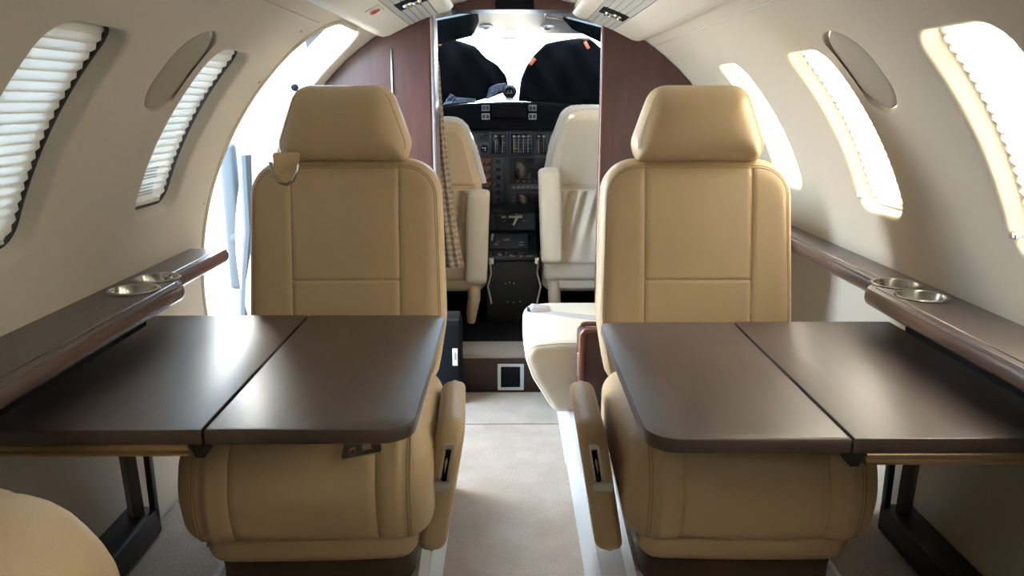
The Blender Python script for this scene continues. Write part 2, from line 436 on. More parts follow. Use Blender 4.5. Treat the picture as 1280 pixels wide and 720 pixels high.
# ------------------------------------------------------------------ windows and shades
def win_patch(side, y, k, r, da, db=0, n=24, wr=None, dy=0):
    """grid of points over a rounded window outline (rows run along y)"""
    a, b = .121+da, BW+da; rows = []
    return a, b
def window(nm, side, y, shade, label=None, dark=True, latch=None):
    mb = MB()
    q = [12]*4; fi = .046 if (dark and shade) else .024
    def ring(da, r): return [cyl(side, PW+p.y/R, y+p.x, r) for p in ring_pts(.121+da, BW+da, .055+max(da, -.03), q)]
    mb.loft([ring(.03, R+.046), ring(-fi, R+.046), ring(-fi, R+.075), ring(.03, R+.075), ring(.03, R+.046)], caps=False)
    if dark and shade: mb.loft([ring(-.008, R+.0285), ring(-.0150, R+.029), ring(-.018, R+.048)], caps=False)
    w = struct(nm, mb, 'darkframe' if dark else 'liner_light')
    mb = MB(); a, b = .1, BW-.02; nn = 8
    mb.loft([[cyl(side, PW+(-b+2*b*i/nn)/R, yy, R+.066) for i in range(nn+1)] for yy in (y-a-.01, y+a+.01)], closed_ring=False)
    g = obj('pane', mb, 'glass', w)
    if not shade: return
    c = cyl(side, PW-BW/R, y, R+.03)
    t = thing('window_shade', label, 'window shade', c, 0, 'pleated window shades')
    mb = MB(); rows = []; n = 44; a = .121-.010 if dark else .119; b = BW-.004
    sh = (-.004 if y < 1.5 else -.011) if dark else .0
    lo = -b+(.014 if dark else .003)
    for i in range(n+1):
        s = lo+(b-lo)*i/n
        hw = a
        e = b-abs(s)
        if e < .015: hw = a-.015+math.sqrt(max(0, .015**2-(.015-e)**2))
        rr = R+.033+(.0024 if i % 2 else -.0024)
        rows.append([cyl(side, PW+s/R, y+sh+hw*u, rr) for u in (-1, -.97, -.5, 0, .5, .97, 1)])
    mb.loft(rows, closed_ring=False)
    for i in range(1, n, 2):       # doubled cloth along every fold
        mb.loft([[tuple(Vector(p)+(Vector((XC, p[1], ZC))-Vector(p)).normalized()*(-.0007)+Vector((0, 0, dz))) for p in rows[i]] for dz in (-.004, .004)], closed_ring=False)
    obj('pleated_cloth', mb, 'shade', t, 180)
    # bottom bar of the shade
    mb = MB(); s = lo+.002
    mb.tube([cyl(side, PW+s/R, y+sh+u*a*.72, R+.031) for u in (-1, -.5, 0, .5, 1)], (.004, .006), 8)
    obj('bottom_bar', mb, 'liner_light', t)
    # printed placard near the aft lower corner: rows of small illegible print
    mb = MB()
    rnd = random.Random(int(y*1000)+side)
    for k in range(9):
        s = -b+.040+k*.0085
        y0 = y+sh-a*.52; ln = .085*(.82+.18*rnd.random())
        if k == 4: continue
        mb.loft([[cyl(side, PW+(s+q)/R, y0+ln*u, R+.0265) for u in (0, .25, .5, .75, 1)] for q in (0, .0042)], closed_ring=False)
    obj('printed_placard', mb, 'print', t)
    if latch:
        mb = MB(); p = Vector(cyl(side, PW+(-b+.03)/R, y+.113, R+.006))
        mb.box(p, (.012, .02, .014), .004); mb.box(p+Vector((side*.016, 0, -.012)), (.008, .014, .03), .003)
        obj('latch', mb, latch, t)
mb = None
window('window_1', -1, WY[0], True, 'pleated shade in the aftmost left window'); window('window_2', -1, WY[1], True, 'pleated shade in the left window behind the camera')
window('window_3', -1, WY[2], True, 'pleated white shade drawn in the large near window of the left wall')
window('window_4', -1, WY[3], True, 'pleated white shade in the smaller left window just aft of the open door', latch=None)
window('window_5', 1, WY[0], True, 'pleated shade in the aftmost right window', dark=False); window('window_6', 1, WY[1], True, 'pleated shade in the right window behind the camera', dark=False)
window('window_7', 1, WY[2], True, 'glowing pleated shade in the right wall window nearest the camera', dark=False, latch='chrome')
window('window_8', 1, WY[3], True, 'glowing pleated shade in the middle right window above the cup holders', dark=False, latch='offwhite')
window('window_9', 1, 2.565, True, 'glowing pleated shade in the far right window partly behind the right seat', dark=False, latch='frame')

for side, lab in ((-1, 'taupe oval speaker cover set in the left wall between two windows'), (1, 'taupe oval speaker cover set in the right wall between two windows')):
    mb = MB(); p = D(41.3)
    rows = []
    for rr, hh in ((.0, .004), (.5, .004), (.9, .004), (.97, .006), (1, .009), (1.0, .0128), (1.14, .0132)):
        rows.append([cyl(side, p+.105*rr*math.sin(2*PI*j/40)/R, 1.69+.082*rr*math.cos(2*PI*j/40), R+hh) for j in range(40)])
    mb.loft(rows, caps=False)
    rows2 = [[cyl(side, p+.105*rr*math.sin(2*PI*j/40)/R, 1.69+.082*rr*math.cos(2*PI*j/40), R+hh) for j in range(40)] for rr, hh in ((1, .009), (1, .02), (.5, .02))]
    mb.loft(rows2, caps=False)
    c = Vector(cyl(side, p, 1.69, R+.01))
    mb.map(lambda q: q-c)
    o = obj('speaker_cover', mb, 'speaker', None, 60); o.location = c
    tag(o, lab, 'speaker cover', 'oval wall covers')

# ------------------------------------------------------------------ ceiling service panels
def psu(side, label, vy, vp, sign):
    def arc(p, y, r): return cyl(side, p, y, r)
    t = thing('overhead_service_panel', label, 'overhead panel', cyl(side, D(68), 1.9, R), 0, 'overhead service panels')
    y0, y1 = 1.1, 2.985 if side < 0 else 3.19
    def prof(items, m, name):
        mb = MB(); ring = [D(p) for p, r in items]
        mb.loft([[arc(D(p), y, r) for p, r in items] for y in (y0, y1)], closed_ring=True)
        return obj(name, mb, m, t, 30)
    prof([(57.5, .958), (58.6, .94), (60, .932), (65.2, .93), (65.2, .957), (60, .958)], 'liner_light', 'outer_rail')
    it = [(72.2, .957), (65.4, .957)]
    for k in range(5):
        a = 65.4+k*1.34; it += [(a+.02, .929), (a+1.18, .929), (a+1.2, .933), (a+1.32, .933)]
    prof(it, 'frame', 'slatted_strip')
    prof([(72.2, .93), (74, .926), (75.2, .929), (76, .938), (76.2, .957), (72.2, .957)], 'liner_light', 'inner_rail')
    # air outlet: dark slot with bright nozzles
    mb = MB(); mb.loft([[arc(D(p), y, r) for p, r in ((vp-2.9, .9275), (vp+2.9, .9275), (vp+2.9, .94), (vp-2.9, .94))] for y in (vy-.075, vy+.075)])
    v = obj('air_vent', mb, 'blackmat', t)
    for dp, dy in ((-.8, -.01), (1.0, .01)):
        c = Vector(arc(D(vp+dp), vy+dy, .925)); n = (Vector((XC, vy+dy, ZC))-c).normalized()
        q = n.to_track_quat('Z', 'Y').to_matrix().to_4x4()
        mb = MB(); mb.lathe([(.014, -.006), (.016, .0), (.014, .006), (.010, .008), (.008, .004)], c, 20, q)
        mb.box(c+n*.006, (.03, .006, .006), .002)
        obj('nozzle', mb, 'chrome', v)
psu(-1, 'cream slatted overhead strip on the left of the ceiling with dark air vent', 2.52, 69.4, True)
psu(1, 'cream slatted overhead strip on the right of the ceiling with chrome nozzles', 2.80, 68.6, False)
# small red pictogram plate
c = Vector(cyl(-1, D(63.2), 2.38, .928)); n = (Vector((XC, 2.38, ZC))-c).normalized()
q = Matrix.Translation(c) @ n.to_track_quat('Z', 'Y').to_matrix().to_4x4()
t = thing('warning_sign', 'small translucent overhead sign with red symbol, beside the left air vent', 'sign', c)
mb = MB(); mb.box((0, 0, 0), (.105, .045, .004), .0015); mb.map(lambda p: q @ p); obj('plate', mb, 'liner_light', t)
mb = MB(); mb.tube([(.014*math.cos(2*PI*i/24), .014*math.sin(2*PI*i/24), .003) for i in range(24)], .0026, 6, closed=True)
mb.box((0, 0, .003), (.026, .005, .002), 0, rot=Matrix.Rotation(.8, 4, 'Z')); mb.box((-.012, -.002, .0025), (.03, .018, .0015), 0)
mb.map(lambda p: q @ p); obj('red_symbol', mb, 'red', t)
mb = MB(); mb.box((.033, .005, .003), (.026, .007, .002), 0); mb.map(lambda p: q @ p); obj('white_bar', mb, 'white', t)

# dark wood header over the cockpit opening
t = thing('door_header', 'dark wood header beam across the top of the cockpit opening', 'header beam', (.02, 3.15, 1.51))
mb = MB()
pts = [(-.215, 1.509), (.25, 1.509)] + [(XC+.955*math.cos(D(a)), ZC+.955*math.sin(D(a))) for a in range(77, 107, 3)]
mb.loft([[(x, y, z) for x, z in pts] for y in (3.08, 3.22)]); obj('beam', mb, 'wood_v', t, 20)
mb = MB(); mb.box((.027, 3.079, 1.527), (.145, .008, .034), .003); obj('dark_inset', mb, 'blackmat', t)

# ------------------------------------------------------------------ partitions
def arch_poly(side, xe, r, z0, n=30):
    a0 = math.asin((z0-ZC)/r); x = abs(xe-XC); a1 = math.acos(x/r)
    pts = [(xe, z0)] + [(XC+side*r*math.cos(a0+(a1-a0)*i/n), ZC+r*math.sin(a0+(a1-a0)*i/n)) for i in range(n+1)]
    return pts
t = thing('forward_cabinet', 'tall dark mahogany cabinet left of the cockpit opening, behind the left seat', 'cabinet', (-.55, 3.1, 0))
mb = MB(); pl = arch_poly(-1, -.285, .957, .02)
mb.loft([[(x, y, z) for x, z in pl] for y in (3.0, 3.2)]); obj('body', mb, 'wood_v', t, 20)
mb = MB(); mb.loft([[(x, y, z) for x, z in arch_poly(-1, -.292, .945, .12) if z < 1.371] + [(-.292, y, 1.371)] for y in ()] or [[(-.292, 2.996, .12), (-.80, 2.996, .12), (-.80, 2.996, 1.0), (-.66, 2.996, 1.22), (-.49, 2.996, 1.371), (-.292, 2.996, 1.371)], [(-.292, 3.002, .12), (-.80, 3.002, .12), (-.80, 3.002, 1.0), (-.66, 3.002, 1.22), (-.49, 3.002, 1.371), (-.292, 3.002, 1.371)]])
d = obj('door', mb, 'wood_v', t, 20)
mb = MB(); mb.box((-.432, 2.992, 1.0), (.007, .008, .72), .002); obj('trim_strip', mb, 'chrome', d)
mb = MB(); mb.tube([(-.280, 3.004, .02), (-.280, 3.004, 1.478)], .007, 10); mb.box((-.279, 3.1, .75), (.006, .19, 1.46), .002); obj('edge_trim', mb, 'edge', t)
t = thing('forward_partition', 'dark mahogany partition panel right of the cockpit opening, behind the right seat', 'partition', (.7, 3.22, 0))
mb = MB(); pl = arch_poly(1, .384, .957, .02)
mb.loft([[(x, y, z) for x, z in pl] for y in (3.2, 3.25)]); obj('panel', mb, 'wood_v', t, 20)
mb = MB(); mb.tube([(.383, 3.205, .02), (.383, 3.205, 1.475)], .007, 10); mb.box((.382, 3.225, .75), (.006, .05, 1.46), .002); obj('edge_trim', mb, 'wood_red', t)

# cockpit curtain
mb = MB(); rings = []
ctl = [(1.33, -.289, .010), (1.15, -.288, .018), (.95, -.280, .027), (.80, -.266, .028), (.66, -.252, .030), (.55, -.240, .034), (.475, -.228, .036)]
for i in range(40):
    z = 1.33-(1.33-.475)*i/39
    for (za, xa, wa), (zb, xb, wb) in zip(ctl, ctl[1:]):
        if zb-1e-6 <= z <= za+1e-6: u = (za-z)/(za-zb); x = xa+(xb-xa)*u; w = wa+(wb-wa)*u; break
    rings.append([(x+(w*(1+.22*math.cos(7*th+i*.05)))*math.cos(th), 3.255+.03*(1+.25*math.cos(7*th+1))*math.sin(th), z) for th in [2*PI*j/56 for j in range(56)]])
mb.loft(rings)
tag(obj('cockpit_curtain', mb, 'curtain', None, 60), 'brown patterned curtain gathered at the left edge of the cockpit opening', 'curtain')

# ------------------------------------------------------------------ side ledges with cup holders
def ledge(side, label):
    X = lambda x: XC+side*x
    xi_a, xi_f = .790, .842      # inboard edge: aft part, forward part
    yj = 1.80 if side < 0 else 1.745
    ye = 2.19 if side < 0 else 3.17
    path = [(xi_a, -.9), (xi_a, yj-.05), (xi_f, yj+.012), (xi_f, ye)]
    rp = []
    P2 = round_poly([(xi_a, -.9), (xi_a, yj-.045), (xi_f, yj+.015), (xi_f, ye), (1.2, ye), (1.2, -.9)], [0, .035, .03, 0, 0, 0], 6)
    edge = [p for p in P2 if p[0] < 1.1]
    outer = [(X(.9465), ye), (X(.9465), -.9)]
    poly = [(X(x), y) for x, y in edge] + outer
    cups = [(.872, 1.80-(0 if side < 0 else .07)), (.872, 1.685-(0 if side < 0 else .07))]
    t = thing('side_ledge', label, 'ledge', (X(.87), 1.2, .757), 0, 'side ledges')
    mb = MB()
    holes = [[(X(cx)+.0515*math.cos(2*PI*j/32), cy+.0515*math.sin(2*PI*j/32)) for j in range(32)] for cx, cy in cups]
    mb.plate(poly, .735, .757, holes)
    obj('top', mb, 'wood', t, 30)
    mb = MB(); e3 = [(X(x+.009), y, .7375) for x, y in edge]
    mb.tube(e3, (.0200, .0135), 14); obj('rounded_nosing', mb, 'nosing', t, 50)
    mb = MB(); mb.tube([(X(x+.019), y, .757) for x, y in edge], .0020, 6); obj('bead', mb, 'nosing', t, 50)
    mb = MB(); mb.box((X(xi_a+.06), (yj-.98)/2-.04, .706), (.012, yj+.80, .055), .002); obj('table_slot', mb, 'blackmat', t)
    for k, (cx, cy) in enumerate(cups):
        mb = MB(); r0 = .0505
        mb.lathe([(r0-.006, -.03), (r0-.006, .0005), (r0-.003, .004), (r0+.003, .004), (r0+.004, .0022), (r0, .0), (r0-.001, -.02), (r0-.004, -.032), (r0-.02, -.034), (.002, -.034)][::-1] if False else
                 [(.002, -.050), (r0-.012, -.050), (r0-.007, -.046), (r0-.004, .001), (r0-.002, .004), (r0+.003, .0045), (r0+.005, .0022), (r0-.001, .001), (r0-.005, -.048), (.002, -.0515)], (0, 0, 0), 40)
        o = obj('cup_holder', mb, 'chrome', None, 40); o.location = (X(cx), cy, .757)
        tag(o, 'round steel cup holder in the %s ledge, %s of its pair' % ('left' if side < 0 else 'right', 'the farther' if k == 0 else 'the nearer'), 'cup holder', 'steel cup holders')
ledge(-1, 'dark wood side ledge with rounded edge along the left wall')
ledge(1, 'dark wood side ledge with rounded edge along the right wall')

# ------------------------------------------------------------------ fold-out tables
def table(side, zt, y0, y1, label, xi=.1895):
    X = lambda x: XC+side*x
    t = thing('folding_table', label, 'table', (X(.8), 1.45, .2), 0, 'fold-out tables')
    th = .026
    mb = MB(); pl = round_poly([(xi, y0), (.5165, y0), (.5165, y1), (xi, y1)], [.055, .002, .002, .03], 10)
    mb.plate([(X(x), y) for x, y in pl], zt-th, zt, bev=.0035); obj('inner_leaf', mb, 'wood', t, 40)
    mb = MB(); pl = round_poly([(.5215, y0), (.9, y0), (.9, y1), (.5215, y1)], .002, 2)
    mb.plate([(X(x), y) for x, y in pl], zt-th, zt, bev=.002); obj('outer_leaf', mb, 'wood', t, 40)
    mb = MB(); mb.box((X(.519), (y0+y1)/2, zt-.018), (.03, y1-y0-.01, .012), .002)
    pts = [(.505, zt-th), (.545, zt-th), (.535, zt-.05), (.520, zt-.05)]
    mb.loft([[(X(x), y, z) for x, z in pts] for y in (y0+.004, y0+.03)]); mb.loft([[(X(x), y, z) for x, z in pts] for y in (y1-.03, y1-.004)])
    obj('hinge', mb, 'black', t)
    mb = MB()
    mb.loft([[(X(x), y0+.004+dy, zt-th+dz) for dy, dz in ((0, 0), (-.003, -.003), (-.003, -.006), (.003, -.009), (.003, -.013), (-.003, -.016), (-.003, -.020), (.004, -.023), (.03, -.023), (.03, 0))] for x in (.545, .9)])
    obj('bronze_rail', mb, 'bronze', t, 20)
    mb = MB(); mb.box((X(.72), (y0+y1)/2+.03, zt-th-.012), (.34, y1-y0-.09, .024), .003); obj('slide_tray', mb, 'black', t)
    # floor rail along the wall and two struts
    mb = MB(); mb.box((X(.865), 1.39, .2375), (.072, .42, .063), .004); obj('floor_rail', mb, 'black', t)
    s = 1
    mb = MB(); mb.box((X(.836), 1.588, .43), (.014, .02, .37), .003); obj('strut', mb, 'black', t)
    mb = MB(); mb.tube([(X(.862), 1.56, .25), (X(.868), 1.56, .43), (X(.885), 1.56, .62)], (.019, .014), 4); obj('strut', mb, 'wood', t)
    return t
table(-1, .660, 1.142, 1.822, 'dark wood folding table on the left, bluish sheen, in front of the left seat', .183)
table(1, .650, 1.125, 1.792, 'dark wood folding table on the right, in front of the right seat', .194)

# ------------------------------------------------------------------ cabin seats
def place(v, f, fn):
    m = MB(); m.add([fn(Vector(p)) for p in v], f); return m
def sweep(profile, w, r, seams=(), depth=.0032, crown=.003, step=.02):
    prof = densify(profile, .012)
    xs = []
    n = 9
    for i in range(n+1): a = PI/2*i/n; xs.append((-(w-r)-r*math.cos(a), r*(1-math.sin(a))))
    mids = clus(-(w-r), w-r, int(2*(w-r)/step), seams)[1:-1]
    bounds = sorted([-w]+list(seams)+[w])
    for x in mids:
        ins = 0
        for s in seams: ins += depth*math.exp(-((x-s)/.003)**2)
        for a, b in zip(bounds, bounds[1:]):
            if a <= x <= b: ins -= crown*math.sin(PI*(x-a)/(b-a))
        xs.append((x, ins))
    for i in range(n, -1, -1): a = PI/2*i/n; xs.append(((w-r)+r*math.cos(a), r*(1-math.sin(a))))
    mb = MB(); rings = []
    for x, ins in xs: rings.append([(x, p[0], p[1]) for p in offset_poly(prof, ins)])
    mb.loft(rings)
    return mb

CUSH = round_poly([(-.262, .135), (-.290, .245), (-.250, .356), (-.06, .352), (.265, .315), (.265, .15)], [.05, .13, .085, .2, .05, .05], 8)
BACK = round_poly([(-.224, 0), (-.251, .16), (-.241, .567), (.241, .567), (.251, .16), (.224, 0)], [.05, .3, .092, .092, .3, .05], 10)
HEAD = round_poly([(-.155, 0), (-.170, .045), (-.119, .188), (.119, .188), (.170, .045), (.155, 0)], [.02, .06, .055, .05, .05, .02], 8)

def seat(loc, rz, arm, label, group, belt=False, leather='tan', arms=True):
    t = thing('cabin_seat', label, 'seat', loc, rz, group)
    L = dict(world=False)
    cu = sweep(CUSH, .244, .06, (-.137, .137)); c = obj('seat_cushion', cu, leather, t, 60, **L)
    for s in (-1, 1):
        for dx in (.196, .202):
            mb = MB()
            pr = [p for p in offset_poly(densify(CUSH, .01), .0012)]
            pr = [p for p in pr if p[0] < .2 and p[1] > .17 or p[0] < -.2]
            i0 = max(range(len(pr)), key=lambda i: (Vector(pr[i])-Vector(pr[i-1])).length); pr = pr[i0:]+pr[:i0]
            mb.tube([(s*dx, p[0], p[1]) for p in pr], .0010, 5); obj('stitching', mb, 'tan_dark', c, **L)
    BZ = .26
    def tilt(p): return Vector((p.x, p.y+.055+.255+.19*p.z, p.z+BZ))
    v, f = puff(BACK, .11, .042, (-.134, .134), .272, .134, crown=.008)
    b = obj('backrest', place(v, f, tilt), leather, t, 60, **L)
    for ins in (.014, .019):
        mb = MB(); o = offset_poly(densify(BACK, .012), ins)
        yy = -(.055-.042+math.sqrt(.042**2-(.042-ins)**2))-.0008-.008*math.sin(min(1, ins/.236)*PI/2)
        o = [p for p in o if p[1] > .03 and not (abs(p[0]) < .19 and p[1] < .2)]
        i0 = max(range(len(o)), key=lambda i: (Vector(o[i])-Vector(o[i-1])).length); o = o[i0:]+o[:i0]
        mb.tube([tilt(Vector((p[0], yy, p[1]))) for p in o], .0008, 5); obj('stitching', mb, 'tan_dark', b, **L)
    v, f = puff(HEAD, .10, .049, crown=.022, na=36, nb=30)
    def tilth(p): return Vector((p.x, p.y+.05+.345+.12*p.z, p.z+.822))
    h = obj('headrest', place(v, f, tilth), leather, t, 60, **L)
    mb = MB(); o = offset_poly(densify(HEAD, .012), .013)
    yy = -(.05-.046+math.sqrt(.049**2-(.049-.013)**2))-.0003-.022*math.sin(min(1, .013/.09)*PI/2)
    for s_, nm in ((-1, 'stitching'), (1, 'stitching')):
        mb = MB(); mb.tube([tilth(Vector((p[0], yy, p[1]))) for p in o if p[1] > .03 and p[1] < .165 and p[0]*s_ > 0], .0008, 5); obj(nm, mb, 'tan_dark', h, **L)
    for s in (-1, 1):
        mb = MB(); mb.tube([(s*.07, .425, .80), (s*.07, .43, .86)], .008, 8); obj('headrest_post', mb, 'nickel', h, **L)
    # base
    mb = MB(); mb.loft([[(x*k, y*k2+.0, z) for x, y in round_poly([(-.2, -.2), (.2, -.2), (.2, .22), (-.2, .22)], .04, 5)] for k, k2, z in ((.98, .98, .0), (.98, .98, .04), (1.0, 1.05, .10))])
    obj('base', mb, 'brown', t, 50, **L)
    for s in (-1, 1):
        mb = MB(); mb.tube([(s*.205, -.24, .012), (s*.205, .24, .012)], (.011, .018), 4); obj('track', mb, 'offwhite', t, **L)
    sk = sweep(round_poly([(-.235, .075), (-.245, .15), (.24, .17), (.24, .075)], [.05, .02, .02, .03], 6), .208, .04); obj('seat_skirt', sk, leather, t, 60, **L)
    if arms:
        # padded armrest lowered beside the cushion, with recline lever in its front
        x0 = arm*.268-.014
        pr = round_poly([(-.200, .068), (-.208, .30), (-.175, .352), (.16, .325), (.17, .11)], [.03, .07, .06, .06, .05], 8)
        a = sweep(pr, .0285, .020, (), crown=.003, step=.008); a.map(lambda p: Vector((p.x+x0+arm*(p.z-.2)*.17, p.y, p.z)))
        ar = obj('armrest', a, leather, t, 60, **L)
        fy = -.2055
        xs = x0+arm*.0
        mb = MB(); mb.plate(round_poly([(-.0105, 0), (.0105, 0), (.0105, .088), (-.0105, .088)], .007, 4), -.002, .004, [round_poly([(-.006, .007), (.006, .007), (.006, .080), (-.006, .080)], .004, 4)])
        mb.map(lambda p: Vector((xs+p.x+arm*(p.y+.032)*.17, fy-p.z-.001, .232+p.y))); obj('lever_plate', mb, 'nickel', ar, **L)
        mb = MB(); mb.box((xs+arm*.0135, fy-.0030, .272), (.0115, .002, .072), .0005, rot=Matrix.Rotation(arm*math.atan(.17), 4, 'Y')); obj('lever_slot', mb, 'blackmat', ar, **L)
        mb = MB(); mb.tube([(xs-.019, fy-.010, .233), (xs+.019, fy-.010, .233)], .0098, 12); mb.box((xs, fy-.002, .238), (.01, .014, .012), .002); obj('lever', mb, 'nickel', ar, **L)
    if belt:
        mb = MB(); q = Matrix.Translation((-.138, .305, .808))
        pl = round_poly([(-.040, .040), (.028, .040), (.022, .0), (-.016, -.012), (-.036, .004)], .006, 4)
        mb.plate(pl, -.003, .003, bev=.001); mb.map(lambda p: Vector((p.x-.13, .336+(p.y)*.19-p.z-.004+.06*max(0, p.y-.02), p.y+.808-.0)))
        s_ = obj('shoulder_strap', mb, 'tan', t, **L)
        mb = MB(); ring = [(-.043, .020), (-.038, -.006), (-.020, -.030), (-.004, -.034), (.012, -.024), (.022, .000), (.024, .014)]
        mb.tube([(x-.13, .322+z*.19, z+.806) for x, z in ring], .0045, 8); obj('chrome_ring', mb, 'chrome', s_, **L)
        mb = MB()
        mb.plate(round_poly([(-.035, -.028), (.040, -.012), (.036, .012), (.018, .016), (-.030, .004)], .006, 4), 0, .005,
                 [round_poly([(-.022, -.018), (-.006, -.014), (-.010, -.002), (-.020, -.006)], .002, 3), round_poly([(.004, -.010), (.022, -.006), (.018, .004), (.004, .002)], .002, 3)])
        mb.map(lambda p: Vector((p.x+.112, -.262+.75*p.y-.6*p.z, .342+.62*p.y+.8*p.z))); obj('belt_buckle', mb, 'nickel', t, **L)
    return t
seat((-.396, 1.585, .2), D(2.1), 1, 'tan leather cabin seat on the left, chrome belt ring hanging beside its headrest', 'tan cabin seats facing aft', belt=True)
seat((.474, 1.585, .2), D(-1.2), -1, 'tan leather cabin seat on the right, no belt ring beside its headrest', 'tan cabin seats facing aft')

# ------------------------------------------------------------------ near-left seat corner in the foreground
t = thing('cabin_seat', 'cream leather seat corner in the near left foreground, cut off by the frame', 'seat', (-.690, .72, .2), PI)
pr = round_poly([(-.27, .13), (-.30, .34), (-.18, .512), (.1, .49), (.27, .42), (.27, .14)], [.14, .17, .17, .2, .14, .14], 8)
c = sweep(pr, .17, .128, (), crown=.006); obj('seat_cushion', c, 'warm_cream', t, 60, world=False)
v, f = puff(round_poly([(-.12, 0), (-.12, .36), (.12, .36), (.12, 0)], .07, 8), .11, .042)
obj('backrest', place(v, f, lambda p: Vector((p.x-.11, p.y+.30+.19*p.z, p.z+.34))), 'warm_cream', t, 60, world=False)
mb = MB(); mb.box((0, 0, .06), (.28, .4, .12), .02); obj('base', mb, 'brown', t, world=False)

# ------------------------------------------------------------------ side-facing seat by the door
t = thing('bench_seat', 'cream side-facing seat by the right partition with a webbing belt across it', 'seat', (.3, 2.54, 0))
mb = MB(); rings = []
pr = [(.150, .195), (.080, .31), (.052, .39), (.075, .430), (.16, .438), (.62, .438), (.62, .195)]
pr = densify(round_poly(pr, [.04, .12, .07, .06, .2, .04, .04], 8), .012)
n = 8; r = .03
ys = [(2.295+r-r*math.cos(PI/2*i/n), r*(1-math.sin(PI/2*i/n))) for i in range(n+1)]
ys += [(y, -.004*math.sin(PI*(y-2.335)/.43)) for y in [2.335+.43*i/14 for i in range(1, 14)]]
ys += [(2.805-(p[0]-2.295), p[1]) for p in ys[:n+1][::-1]]
for y, ins in ys: rings.append([(p[0], y, p[1]) for p in offset_poly(pr, ins)])
mb.loft(rings); su = obj('seat_cushion', mb, 'cream', t, 60)
mb = MB(); o = [p for p in offset_poly(pr, .008) if p[0] < .58 and p[1] > .22]
i0 = max(range(len(o)), key=lambda i: (Vector(o[i])-Vector(o[i-1])).length); o = o[i0:]+o[:i0]
mb.tube([(p[0], 2.305, p[1]) for p in o], .0014, 5); obj('stitching', mb, 'tan_dark', su)
mb = MB(); mb.box((.42, 2.55, .10), (.46, .46, .2), .01); obj('base', mb, 'offwhite', t)
v, f = puff(round_poly([(2.30, .40), (2.30, .86), (2.80, .86), (2.80, .40)], .06, 8), .10, .04)
obj('backrest', place(v, f, lambda p: Vector((.69+p.y+.10*(p.z-.4), p.x, p.z))), 'cream', t, 60)
mb = MB()
mb.loft([[(x, y+dy, z+dz) for dy, dz in ((-.026, .001), (.026, .001), (.026, .004), (-.026, .004))] for x, y, z in ((.115, 2.66, .4355), (.2, 2.60, .440), (.3, 2.55, .442), (.45, 2.48, .4425), (.58, 2.44, .4425))])
st = obj('lap_belt', mb, 'strap', t)
mb = MB(); mb.box((.118, 2.668, .446), (.075, .05, .022), .009, rot=Matrix.Rotation(.15, 4, 'Y')); obj('buckle', mb, 'strap', st)
mb = MB(); mb.box((.080, 2.680, .440), (.02, .034, .010), .003); obj('tongue', mb, 'darkgrey', st)

t = thing('magazine_divider', 'low dark wood divider with red mahogany edges, between the right seat and side seat', 'divider', (.36, 2.22, .2))
mb = MB(); mb.box((.345, 2.235, .35), (.255, .07, .30), .012, 3); obj('body', mb, 'wood_v', t)
mb = MB(); o = round_poly([(.2225, .205), (.2225, .505), (.47, .505), (.47, .205)], .02, 6)
for yy in (2.199, 2.271): mb.tube([(x, yy, z) for x, z in o], .008, 8, closed=True)
obj('edge_moulding', mb, 'wood_red', t)
mb = MB(); mb.box((.216, 2.235, .385), (.004, .018, .075), .0018); obj('latch_plate', mb, 'nickel', t)

# ------------------------------------------------------------------ step fitting, black case
t = thing('step_light', 'small square black recess with pale frame set in the dark wood cockpit step', 'step light', (.013, 2.99, .068))
mb = MB(); fr = round_poly([(-.054, -.056), (.054, -.056), (.054, .056), (-.054, .056)], .004, 3); hl = round_poly([(-.041, -.045), (.039, -.045), (.039, .046), (-.041, .046)], .003, 3)
mb.plate(fr, 0, .006, [hl]); mb.map(lambda p: Vector((.013+p.x, 2.989-p.z, .068+p.y))); obj('frame', mb, 'frame', t)
mb = MB(); mb.box((.012, 2.9885, .068), (.088, .002, .098), .0005); obj('dark_insert', mb, 'blackmat', t)
t = thing('black_case', 'narrow black case with a small white label, at the foot of the left cabinet', 'case', (-.225, 2.92, 0))
mb = MB(); mb.box((-.232, 2.92, .17), (.10, .13, .34), .014, 3); obj('body', mb, 'blackmat', t)
mb = MB(); mb.box((-.232, 2.92, .345), (.088, .115, .02), .008, 3); obj('lid', mb, 'black', t)
mb = MB(); mb.box((-.205, 2.8535, .200), (.020, .003, .070), .0008); lb = obj('label', mb, 'white', t); 
mb = MB(); mb.box((-.205, 2.8515, .205), (.009, .002, .032), .0006); obj('label_mark', mb, 'greymark', lb)

# ------------------------------------------------------------------ cockpit shell
mb = MB()
for s in (-1, 1): mb.box((s*.87+.02, 4.03, .86), (.04, 1.5, 1.62), 0)
struct('wall_cockpit', mb, 'darkgrey')
mb = MB(); mb.loft([[(x, y, z) for x in (-.88, .92)] for y, z in ((3.2, 1.575), (3.7, 1.56), (4.18, 1.522), (4.22, 1.515), (4.22, 1.60), (3.2, 1.64))], closed_ring=False)
struct('ceiling_cockpit', mb, 'cockpit_grey')
mb = MB(); mb.box((.02, 4.72, .58), (1.7, .08, 1.16), 0); struct('wall_forward', mb, 'blackmat')
for s, nm in ((-1, 'window_10'), (1, 'window_11')):
    mb = MB()
    mb.loft([[(.013+s*(.012+ (.80)*u), 4.74-.46*v-.16*u*u*(1-v), 1.13+.40*v) for u in (0, .25, .5, .75, 1)] for v in (0, .33, .66, 1)], closed_ring=False)
    struct(nm, mb, 'glass')
